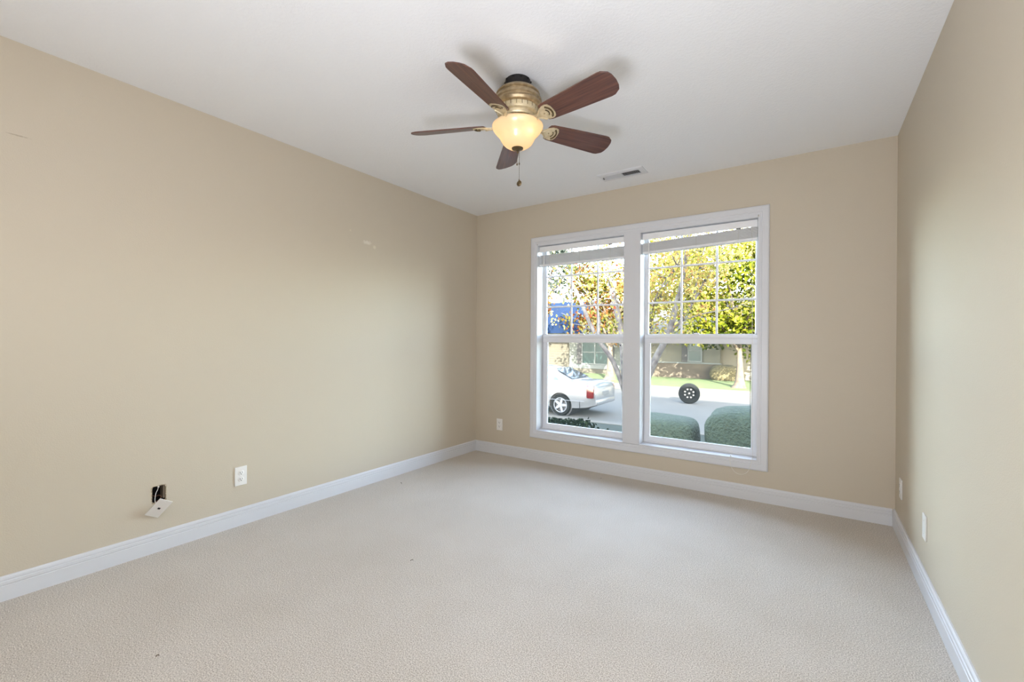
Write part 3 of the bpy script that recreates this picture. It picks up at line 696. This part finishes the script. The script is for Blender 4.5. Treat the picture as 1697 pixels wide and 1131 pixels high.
stems = [
 ([(-3.44, 9.95, -1.12), (-3.50, 9.8, 0.13), (-3.56, 9.7, 1.32), (-3.75, 9.6, 2.32), (-3.78, 9.5, 2.98), (-3.83, 9.4, 3.78), (-3.85, 9.3, 4.7)], 0.085, 0.035),
 ([(-3.50, 9.85, -0.08), (-3.76, 9.72, 0.68), (-4.13, 9.53, 1.31), (-4.56, 9.35, 2.37), (-4.91, 9.17, 2.83), (-5.36, 8.98, 3.62), (-5.93, 8.8, 4.52)], 0.060, 0.020),
 ([(-4.05, 9.57, 1.15), (-4.13, 9.75, 1.79), (-4.46, 9.9, 2.24), (-4.9, 10.0, 2.7)], 0.030, 0.010),
 ([(-3.44, 9.95, -0.70), (-2.90, 9.87, 0.63), (-2.53, 9.73, 1.32), (-2.35, 9.6, 1.92), (-2.21, 9.47, 2.33), (-2.06, 9.33, 3.15), (-1.93, 9.2, 3.94)], 0.085, 0.025),
 ([(-2.80, 9.87, 0.86), (-2.58, 10.07, 1.32), (-2.36, 10.13, 1.63), (-2.16, 10.2, 1.98), (-1.97, 10.27, 2.38), (-1.73, 10.33, 2.79), (-1.45, 10.4, 3.41)], 0.045, 0.018),
 ([(-2.14, 10.18, 1.99), (-2.06, 10.02, 2.28), (-1.96, 9.95, 2.69), (-1.87, 9.88, 2.98), (-1.79, 9.8, 3.46)], 0.028, 0.010),
 ([(-3.40, 10.0, -0.56), (-3.19, 10.1, 0.68), (-3.07, 10.2, 1.51), (-2.93, 10.3, 2.1), (-2.81, 10.4, 2.34), (-2.58, 10.5, 2.89), (-2.53, 10.6, 3.45)], 0.065, 0.022),
 ([(-3.04, 10.2, 1.55), (-2.80, 9.67, 2.07), (-2.50, 9.45, 2.45), (-2.24, 9.22, 2.67), (-2.05, 9.0, 2.97)], 0.020, 0.008),
 ([(-2.36, 10.13, 1.60), (-1.98, 10.4, 1.76), (-1.47, 10.6, 1.86), (-1.14, 10.8, 2.02)], 0.020, 0.008)]
bm = bmesh.new()
for pts, ra, rb in stems:
    sp = smooth_pts(rel(pts, base), 4); n = len(sp); tube(bm, sp, [ra+(rb-ra)*i/(n-1) for i in range(n)], 10)
rg = random.Random(5)
tips = []
for pts, ra, rb in stems:
    for k in range(2, len(pts)):
        for _ in range(3):
            a = Vector(pts[k])-Vector(base); d = Vector((rg.uniform(-1, 1), rg.uniform(-1, 1), rg.uniform(0.0, 1.0)))
            b = a+d*0.8; tube(bm, [a, a+d*0.4+Vector((0, 0, 0.08)), b], [0.010, 0.007, 0.003], 5); tips.append(b)
obj('stem', bm, M['bark'], t1, smooth=True)
cl = [(tp, (0.45, 0.45, 0.34), 44) for tp in tips]
for pts, ra, rb in stems:
    for k in range(3, len(pts)): cl.append((Vector(pts[k])-Vector(base), (0.6, 0.6, 0.4), 60))
for c, n in (((-3.4, 9.9, 1.7), 260), ((-2.6, 9.9, 1.55), 260), ((-2.9, 9.9, 2.2), 300), ((-3.5, 9.6, 2.6), 240), ((-4.0, 9.7, 1.5), 120), ((-2.4, 10.0, 2.6), 160)):
    cl.append((Vector(c)-Vector(base), (0.6, 0.6, 0.5), n))
left = [c for c in cl if c[0].x+base[0] <= -3.0]; right = [(c[0], c[1], int(c[2]*1.3)) for c in cl if c[0].x+base[0] > -3.0]
left = [(c[0], c[1], int(c[2]*(0.35 if c[0].x+base[0] < -4.6 else 0.9))) for c in left]
leaves('foliage', left, 0.075, M['leaf_yellow'], t1, 11)
leaves('foliage', right, 0.075, M['leaf_gold'], t1, 12)

def far_tree(name, label, base, th, tr, cc, cr, n, size, m, bark, seed, low=None):
    t = thing(name, label, 'tree', base); r = random.Random(seed)
    bm = bmesh.new()
    sp = smooth_pts([(0, 0, -0.05), (0.03, 0, 0.35), (0.02, 0.0, th*0.6), (0.0, 0.05, th)], 4); k = len(sp)
    tube(bm, sp, [tr*1.5*(1-i/(k-1))**3 + tr*(0.9-0.3*i/(k-1)) for i in range(k)], 12)
    cv = Vector(cc)
    for i in range(9):
        a = 2*PI*i/9 + r.uniform(-0.2, 0.2); e = cv + Vector((math.cos(a)*cr[0]*0.7, math.sin(a)*cr[1]*0.7, r.uniform(-0.3, 0.6)*cr[2]))
        s = Vector((0, 0.03, th*r.uniform(0.75, 1.0))); tube(bm, smooth_pts([s, s.lerp(e, 0.5)+Vector((0, 0, 0.3)), e], 4), [tr*0.45*(1-0.09*j) for j in range(9)], 7)
    obj('trunk', bm, bark, t, smooth=True)
    cl = []
    for i in range(44):
        a = r.uniform(0, 2*PI); u = r.uniform(-1, 1); q_ = math.sqrt(1-u*u); k = r.uniform(0.45, 0.95)
        p = cv+Vector((cr[0]*q_*math.cos(a)*k, cr[1]*q_*math.sin(a)*k, cr[2]*u*k)); s = 0.34*min(cr)
        cl.append((p, (s*1.25, s*1.25, s*0.8), n//44))
    leaves('foliage', cl, size, m, t, seed+1)
    return t
far_tree('tree', 'green tree on the far lawn at right, thick tan trunk', (-2.95, 24.4, GZ), 2.3, 0.17, (0.3, 0, 4.9), (3.6, 3.2, 3.5), 11000, 0.22, M['leaf_green'], M['bark_tan'], 21)
far_tree('tree', 'rust-leaved tree across the street in front of the house window', (-9.75, 24.7, GZ), 2.4, 0.20, (0, 0, 4.5), (2.8, 2.8, 2.5), 4200, 0.22, M['leaf_rust'], M['bark_tan'], 31)
far_tree('tree', 'tall yellow-green tree rising behind the house roof', (-11.5, 46.0, GZ), 4.0, 0.3, (0.2, 0, 8.5), (5.5, 3.5, 5.0), 4500, 0.36, M['leaf_green'], M['bark_tan'], 41)
far_tree('conifer', 'pale grey-green conifer beyond the blue roof, seen at left', (-23.5, 42.0, GZ), 9.0, 0.3, (0, 0, 9.0), (4.5, 4.0, 5.5), 3400, 0.40, M['needle'], M['bark'], 51)
far_tree('tree', 'leafy tree at the left end of the house across the street', (-15.2, 24.6, GZ), 2.6, 0.14, (0.0, 0, 4.4), (1.6, 1.6, 1.6), 1100, 0.18, M['leaf_rust'], M['bark_tan'], 61)

# ------------------------------------------------------------------ shrub and hedge-shaped masses below the windows
def mound(name, label, c, rad, m, seed, group=None, lumps=0.10, POW=0.75):
    bm = bmesh.new(); bmesh.ops.create_icosphere(bm, subdivisions=4, radius=1.0); r = random.Random(seed)
    ph = [(r.uniform(2, 5), r.uniform(2, 5), r.uniform(2, 5), r.uniform(0, 6)) for _ in range(6)]
    for v in bm.verts:
        p = v.co.copy(); p = Vector([math.copysign(abs(t)**POW, t) for t in p])
        f = 1+lumps*sum(math.sin(a*p.x+b*p.y*1.3+g*p.z+h) for a, b, g, h in ph)/6
        v.co = Vector((p.x*rad[0]*f, p.y*rad[1]*f, max(p.z*f, -0.9)*rad[2]))
    o = obj(name, bm, m, smooth=True, loc=(c[0], c[1], c[2])); return tag(o, label, 'shrub', group)
mound('hedge', 'low dark hedge-shaped mass below the right window', (-2.45, 9.0, GZ+0.36), (0.66, 0.55, 0.42), M['hedge'], 3, 'dark rounded masses in the front bed', 0.04, 0.42)  # solid stand-in for a dark mass of unclear nature
mound('shrub', 'taller rounded dark mass at the right end of the low one', (-0.30, 9.1, GZ+0.50), (1.34, 0.60, 0.58), M['hedge'], 5, 'dark rounded masses in the front bed', 0.04, 0.5)
sb = thing('shrub', 'leafy dark shrub in front of the silver car', 'shrub', (-4.2, 8.5, GZ))
bm = bmesh.new()
for i in range(9): tube(bm, [(-0.8+0.2*i, 0, 0), (-0.9+0.22*i, 0.05, 0.4)], [0.012, 0.005], 5)
obj('stem', bm, M['bark'], sb)
leaves('foliage', [((-1.0+0.25*i, random.uniform(-0.1, 0.1), 0.30+0.03*math.sin(i*1.7)-0.02*i*(i>5)), (0.34, 0.38, 0.31), 480) for i in range(8)], 0.075, M['leaf_dark'], sb, 77)

# ------------------------------------------------------------------ house across the street
HY = 29.0
hs = thing('house', 'long single-storey house across the street, roof toned as blue shade at its left end', 'house', (-10, HY, GZ))
def hadd(name, bm, m, parent=hs, **k):
    bmesh.ops.translate(bm, verts=bm.verts[:], vec=(10, -HY, -GZ)); return obj(name, bm, m, parent, **k)
def siding_wall(bm, x0, x1, y0, y1, z0, z1, st=0.18):
    box(bm, x0, x1, y0, y1, z0, z1); z = z0
    while z < z1-0.02:
        extrude_poly(bm, [(x0, y0, z), (x0, y0-0.022, z), (x0, y0-0.003, min(z+st, z1)), (x0, y0, min(z+st, z1))], (x1-x0, 0, 0)); z += st
bm = bmesh.new(); siding_wall(bm, -21, -14.5, HY+0.9, HY+9, GZ, 1.75); hadd('wall', bm, M['siding_olive'])
bm = bmesh.new(); siding_wall(bm, -14.5, -9.6, HY, HY+9, GZ, 1.75); hadd('wall', bm, M['siding_grey'])
bm = bmesh.new(); siding_wall(bm, -9.6, -4.55, HY+0.05, HY+9, GZ, 1.75); hadd('wall', bm, M['siding'])
bm = bmesh.new(); siding_wall(bm, -4.55, 6, HY+0.4, HY+9, GZ, 1.75); hadd('wall', bm, M['siding_cream'])
bm = bmesh.new(); box(bm, -9.55, -4.5, HY-0.10, HY+0.1, GZ, -0.20); hadd('stone_wainscot', bm, M['stone'])
bm = bmesh.new(); box(bm, -9.58, -4.45, HY-0.14, HY+0.1, -0.20, -0.13); hadd('stone_cap', bm, M['house_trim'])
bm = bmesh.new(); box(bm, -14.5, -9.7, HY-0.07, HY+0.02, -0.78, -0.50, 0.01); hadd('sill_band', bm, M['house_trim'])
bm = bmesh.new(); box(bm, -14.5, -9.7, HY-0.05, HY+0.02, GZ, -0.80); hadd('foundation_band', bm, M['siding_olive'])
def house_window(x0, x1, z0, z1, mull, shutters):
    bm = bmesh.new(); sweep_frame(bm, x0-0.08, x1+0.08, z0-0.08, z1+0.08, [(0, -0.02), (0, 0.05), (0.08, 0.05), (0.08, -0.02)], HY-0.02)
    if mull: box(bm, (x0+x1)/2-0.05, (x0+x1)/2+0.05, HY-0.07, HY+0.02, z0, z1)
    box(bm, x0, x1, HY-0.06, HY+0.02, (z0+z1)/2-0.03, (z0+z1)/2+0.03)
    f = hadd('window', bm, M['house_trim'])
    hadd('pane', mkbox(x0, x1, HY-0.030, HY-0.025, z0, z1), M['house_glass'], f)
    for xs in shutters:
        bm = bmesh.new(); box(bm, xs, xs+0.36, HY-0.07, HY-0.02, z0-0.08, z1+0.08, 0.01)
        n = int((z1-z0)/0.11)
        for i in range(n): box(bm, xs+0.05, xs+0.31, HY-0.085, HY-0.07, z0+0.11*i, z0+0.11*i+0.06)
        hadd('shutter', bm, M['shutter'])
house_window(-13.45, -11.60, -0.40, 1.15, True, (-13.90, -11.50))
house_window(-6.30, -5.60, -0.03, 1.25, False, (-6.72,))
for rx0, rx1, rm in ((-22, -13.9, M['roof_blue']), (-13.9, 7, M['roof_grey'])):
  bm = bmesh.new()
  extrude_poly(bm, [(rx0, HY-0.5, 1.62), (rx0, HY-0.5, 1.80), (rx0, HY+4.5, 4.4), (rx0, HY+9.5, 1.80), (rx0, HY+9.5, 1.62)], (rx1-rx0, 0, 0)); hadd('roof', bm, rm)
bm = bmesh.new(); extrude_poly(bm, [(-16.6, HY-0.75, 1.7), (-14.9, HY-0.75, 3.0), (-13.2, HY-0.75, 1.7)], (0, 4.5, 0)); hadd('gable', bm, M['roof_blue'])
bm = bmesh.new(); box(bm, -22, 7, HY-0.56, HY-0.50, 1.58, 1.80); hadd('fascia', bm, M['house_trim'])
mound('shrub', 'small tan shrub against the cream house wall', (-4.2, 28.5, GZ+0.40), (0.8, 0.4, 0.5), mat('tan shrub foliage', od(150, 136, 84), 0.9, noise=(8, od(182, 164, 104), 4), bump=(12, 1, 0.06)), 15, None, 0.1)
mound('shrub', 'small green shrub right of the rust-leaved tree', (-8.9, 27.2, GZ+0.45), (0.55, 0.45, 0.6), M['hedge'], 16, None, 0.1)

# ------------------------------------------------------------------ silver car parked on the street (faces -X)
CX, CYn, CYf = -5.22, 12.0, 13.78            # rear bumper x, near and far side
car = thing('car', 'silver-white sedan parked on the street, seen from its rear corner', 'car', (CX-2.4, (CYn+CYf)/2, GZ-0.02))
L, HWID = 4.85, 0.89
def profile_interp(tab, x):
    for (xa, za), (xb, zb) in zip(tab, tab[1:]):
        if xa <= x <= xb:
            t = (x-xa)/(xb-xa) if xb > xa else 0
            return za+(zb-za)*t
    return tab[0][1] if x < tab[0][0] else tab[-1][1]
# s = distance forward from the rear bumper
belt = [(0.0, 0.86), (0.08, 1.00), (0.25, 1.045), (1.2, 1.04), (3.0, 0.99), (3.6, 0.96), (4.5, 0.78), (4.85, 0.62)]
under = [(0.0, 0.36), (0.25, 0.27), (0.6, 0.22), (4.3, 0.20), (4.7, 0.24), (4.85, 0.34)]
halfw = [(0.0, 0.74), (0.12, 0.83), (0.4, 0.875), (1.2, 0.89), (3.6, 0.89), (4.4, 0.84), (4.7, 0.74), (4.85, 0.60)]
def section(s):
    zt, zb, hw_ = profile_interp(belt, s), profile_interp(under, s), profile_interp(halfw, s)
    hgt = zt-zb; pts = []
    half = [(0.0, zb), (hw_*0.80, zb), (hw_*0.955, zb+0.05*hgt), (hw_*0.975, zb+0.18*hgt), (hw_*0.99, zb+0.26*hgt), (hw_*1.0, zb+0.45*hgt), (hw_*0.995, zb+0.62*hgt), (hw_*0.98, zb+0.80*hgt), (hw_*0.955, zb+0.90*hgt), (hw_*0.90, zb+0.965*hgt), (hw_*0.80, zt-0.004), (hw_*0.4, zt+0.018), (0.0, zt+0.024)]
    return half + [(-y, z) for y, z in half[-2:0:-1]]
def loft(bm, secs, cap=True):
    rings = [[bm.verts.new(p) for p in s_] for s_ in secs]; n = len(rings[0])
    for A, B in zip(rings, rings[1:]):
        for k in range(n): bm.faces.new((A[k], A[(k+1) % n], B[(k+1) % n], B[k]))
    if cap: bm.faces.new(rings[0]); bm.faces.new(rings[-1])
def cx(s): return 2.4-s                      # local x of a station (rear = +2.4)
bm = bmesh.new()
sts = [0, 0.02, 0.05, 0.1, 0.18, 0.28, 0.4, 0.55, 0.75, 0.95, 1.2, 1.5, 1.9, 2.4, 2.9, 3.3, 3.6, 3.9, 4.2, 4.5, 4.65, 4.78, 4.85]
loft(bm, [[(cx(s), y, z) for y, z in section(s)] for s in sts])
body = obj('body', bm, M['car_paint'], None, smooth=35)
body.location = car.location
cut = []
for sw in (1.09, 3.92):
    bm = bmesh.new(); lathe(bm, [(0.375, -1.2), (0.375, 1.2)], 40, (cx(sw), 0, 0.325), 'Y'); c = obj('cutter', bm); c.location = car.location; cut.append(c)
bpy.context.view_layer.update()
boolean_cut(body, cut)
body.location = (0, 0, 0); body.parent = car
body.data.shade_smooth(); body.data.set_sharp_from_angle(angle=math.radians(35))
# wheel wells
for sw in (1.09, 3.92):
    bm = bmesh.new(); lathe(bm, [(0.374, -0.80), (0.374, 0.80)], 32, (cx(sw), 0, 0.325), 'Y'); obj('wheel_well', bm, M['black_cord'], car)
# greenhouse
def ghouse(s):
    top = profile_interp([(0.72, 1.05), (1.05, 1.20), (1.55, 1.40), (2.1, 1.465), (2.7, 1.46), (3.1, 1.38), (3.6, 1.12), (3.8, 1.0)], s)
    wb = profile_interp([(0.72, 0.70), (1.2, 0.80), (3.2, 0.82), (3.8, 0.76)], s); wt = profile_interp([(0.72, 0.62), (1.55, 0.56), (2.6, 0.58), (3.8, 0.68)], s)
    zb = profile_interp(belt, s)-0.04; h_ = max(top-zb, 0.03)
    half = [(0.0, zb), (wb, zb), (wb+(wt-wb)*0.55, zb+h_*0.55), (wb+(wt-wb)*0.92, zb+h_*0.88), (wt*0.9, zb+h_*0.97), (wt*0.5, zb+h_), (0, zb+h_*1.005)]
    return half + [(-y, z) for y, z in half[-2:0:-1]]
bm = bmesh.new(); gs = [0.72, 0.85, 1.05, 1.3, 1.55, 1.8, 2.1, 2.4, 2.7, 3.0, 3.2, 3.4, 3.6, 3.8]
loft(bm, [[(cx(s), y, z) for y, z in ghouse(s)] for s in gs])
obj('roof', bm, M['car_paint'], car, smooth=35)
# side and rear glass just proud of the greenhouse
def gpt(s, f, side):
    g = ghouse(s); (y0_, z0_), (y1_, z1_) = g[1], g[3]
    return Vector((cx(s), side*(y0_+(y1_-y0_)*f+0.012), z0_+(z1_-z0_)*f))
for side in (-1, 1):
    for nm, poly in (('quarter_window', [(1.22, 0.30), (1.95, 0.25), (1.98, 0.90), (1.62, 0.90)]), ('door_window', [(2.06, 0.25), (3.28, 0.25), (3.02, 0.90), (2.09, 0.92)])):
        bm = bmesh.new(); pp = [gpt(s, f, side) for s, f in poly]; extrude_poly(bm, pp, (0, -side*0.010, 0)); obj(nm, bm, M['car_glass'], car)
bm = bmesh.new(); n = 10; A = []; B = []
for i in range(n+1):
    f = -1+2*i/n
    A.append(Vector((cx(0.84), f*0.60, profile_interp(belt, 0.84)+0.055))); B.append(Vector((cx(1.48), f*0.50, 1.385)))
vA = [bm.verts.new(p+Vector((0.02, 0, 0.02))) for p in A]; vB = [bm.verts.new(p+Vector((0.02, 0, 0.02))) for p in B]
for i in range(n): bm.faces.new((vA[i], vA[i+1], vB[i+1], vB[i]))
bmesh.ops.solidify(bm, geom=bm.faces[:], thickness=0.008)
obj('rear_window', bm, M['car_glass'], car)
# tail lights, bumper seam, plate, door seam
for side in (-1, 1):
    bm = bmesh.new()
    box(bm, cx(0.26), cx(0.03), side*0.80-0.055, side*0.80+0.055, 0.58, 0.96, 0.03)
    obj('tail_light', bm, M['tail'], car, smooth=40)
bm = bmesh.new(); box(bm, cx(0.06), cx(-0.04), -0.72, 0.72, 0.36, 0.54, 0.05); obj('rear_bumper', bm, M['car_paint'], car, smooth=40)
bm = bmesh.new(); box(bm, cx(0.03), cx(-0.012), -0.26, 0.26, 0.64, 0.76, 0.01); obj('number_plate_recess', bm, M['grey_metal'], car)
for sb_ in ((cx(0.46), cx(0.45), -0.885, -0.86, 0.28, 0.50), (cx(1.72), cx(1.71), -0.905, -0.86, 0.34, 1.0)): obj('panel_seam', mkbox(*sb_), M['black_cord'], car)
bm = bmesh.new(); box(bm, cx(3.6), cx(0.30), -0.893, -0.872, 0.475, 0.490, 0.003); obj('side_moulding', bm, M['alloy'], car)
def wheel(parent, x, y, side, R=0.325, W=0.21):
    bm = bmesh.new(); lathe(bm, [(R*0.70, -W/2), (R*0.95, -W/2), (R, -W*0.36), (R, W*0.36), (R*0.95, W/2), (R*0.70, W/2), (R*0.70, -W/2)], 40, (x, y, R), 'Y', cap=False)
    wl = obj('wheel', bm, M['rubber'], parent, smooth=40)
    bm = bmesh.new(); yo = y+side*W*0.42
    lathe(bm, [(R*0.71, -0.01), (R*0.71, 0.012), (R*0.62, 0.012), (R*0.62, -0.01)], 40, (x, yo, R), 'Y', cap=False)
    for k in range(5):
        a = 2*PI*k/5+0.3
        m_ = Matrix.Translation((x, yo, R)) @ Matrix.Rotation(a, 4, 'Y')
        vs = extrude_poly(bm, [(-0.045, -0.012, 0.03), (0.045, -0.012, 0.03), (0.03, -0.012, R*0.64), (-0.03, -0.012, R*0.64)], (0, 0.024, 0))
        bmesh.ops.transform(bm, matrix=m_, verts=vs)
    lathe(bm, [(0.06, -0.016), (0.06, 0.016)], 20, (x, yo, R), 'Y')
    obj('alloy_rim', bm, M['alloy'], wl, smooth=40)
    bm = bmesh.new(); lathe(bm, [(R*0.62, -0.004), (R*0.62, 0.004)], 32, (x, y+side*W*0.15, R), 'Y'); obj('brake_disc', bm, M['slot'], wl)
for sw in (1.09, 3.92):
    for side in (-1, 1): wheel(car, cx(sw), side*(0.89-0.115), side)

# ------------------------------------------------------------------ spare wheel standing on the street
TR = 0.37
tw = thing('truck_tire', 'lone black steel-rim wheel standing upright on the street', 'wheel', (-3.72, 17.2, GZ-0.02), math.atan2(-17.2, 3.72)+PI/2)
bm = bmesh.new(); lathe(bm, [(TR*0.66, -0.10), (TR*0.93, -0.11), (TR, -0.085), (TR, 0.085), (TR*0.93, 0.11), (TR*0.66, 0.10)], 48, (0, 0, TR), 'Y', cap=False)
lathe(bm, [(TR*0.66, -0.10), (TR*0.66, 0.10)], 48, (0, 0, TR), 'Y', cap=False); obj('tyre', bm, M['rubber'], tw, smooth=40)
bm = bmesh.new(); lathe(bm, [(TR*0.665, -0.012), (TR*0.665, 0.012)], 48, (0, 0, TR), 'Y')
rim = obj('steel_rim', bm, M['steel_black']); rim.location = tw.location; rim.rotation_euler = tw.rotation_euler
cuts = []
for k in range(8):
    a = 2*PI*(k+0.5)/8
    bm = bmesh.new(); lathe(bm, [(0.032, -0.2), (0.032, 0.2)], 14, (0.155*math.cos(a), 0, TR+0.155*math.sin(a)), 'Y')
    c = obj('cutter', bm); c.location = tw.location; c.rotation_euler = tw.rotation_euler; cuts.append(c)
bm = bmesh.new(); lathe(bm, [(0.035, -0.2), (0.035, 0.2)], 16, (0, 0, TR), 'Y'); c = obj('cutter', bm); c.location = tw.location; c.rotation_euler = tw.rotation_euler; cuts.append(c)
bpy.context.view_layer.update()
boolean_cut(rim, cuts)
rim.location = (0, 0, 0); rim.rotation_euler = (0, 0, 0); rim.parent = tw
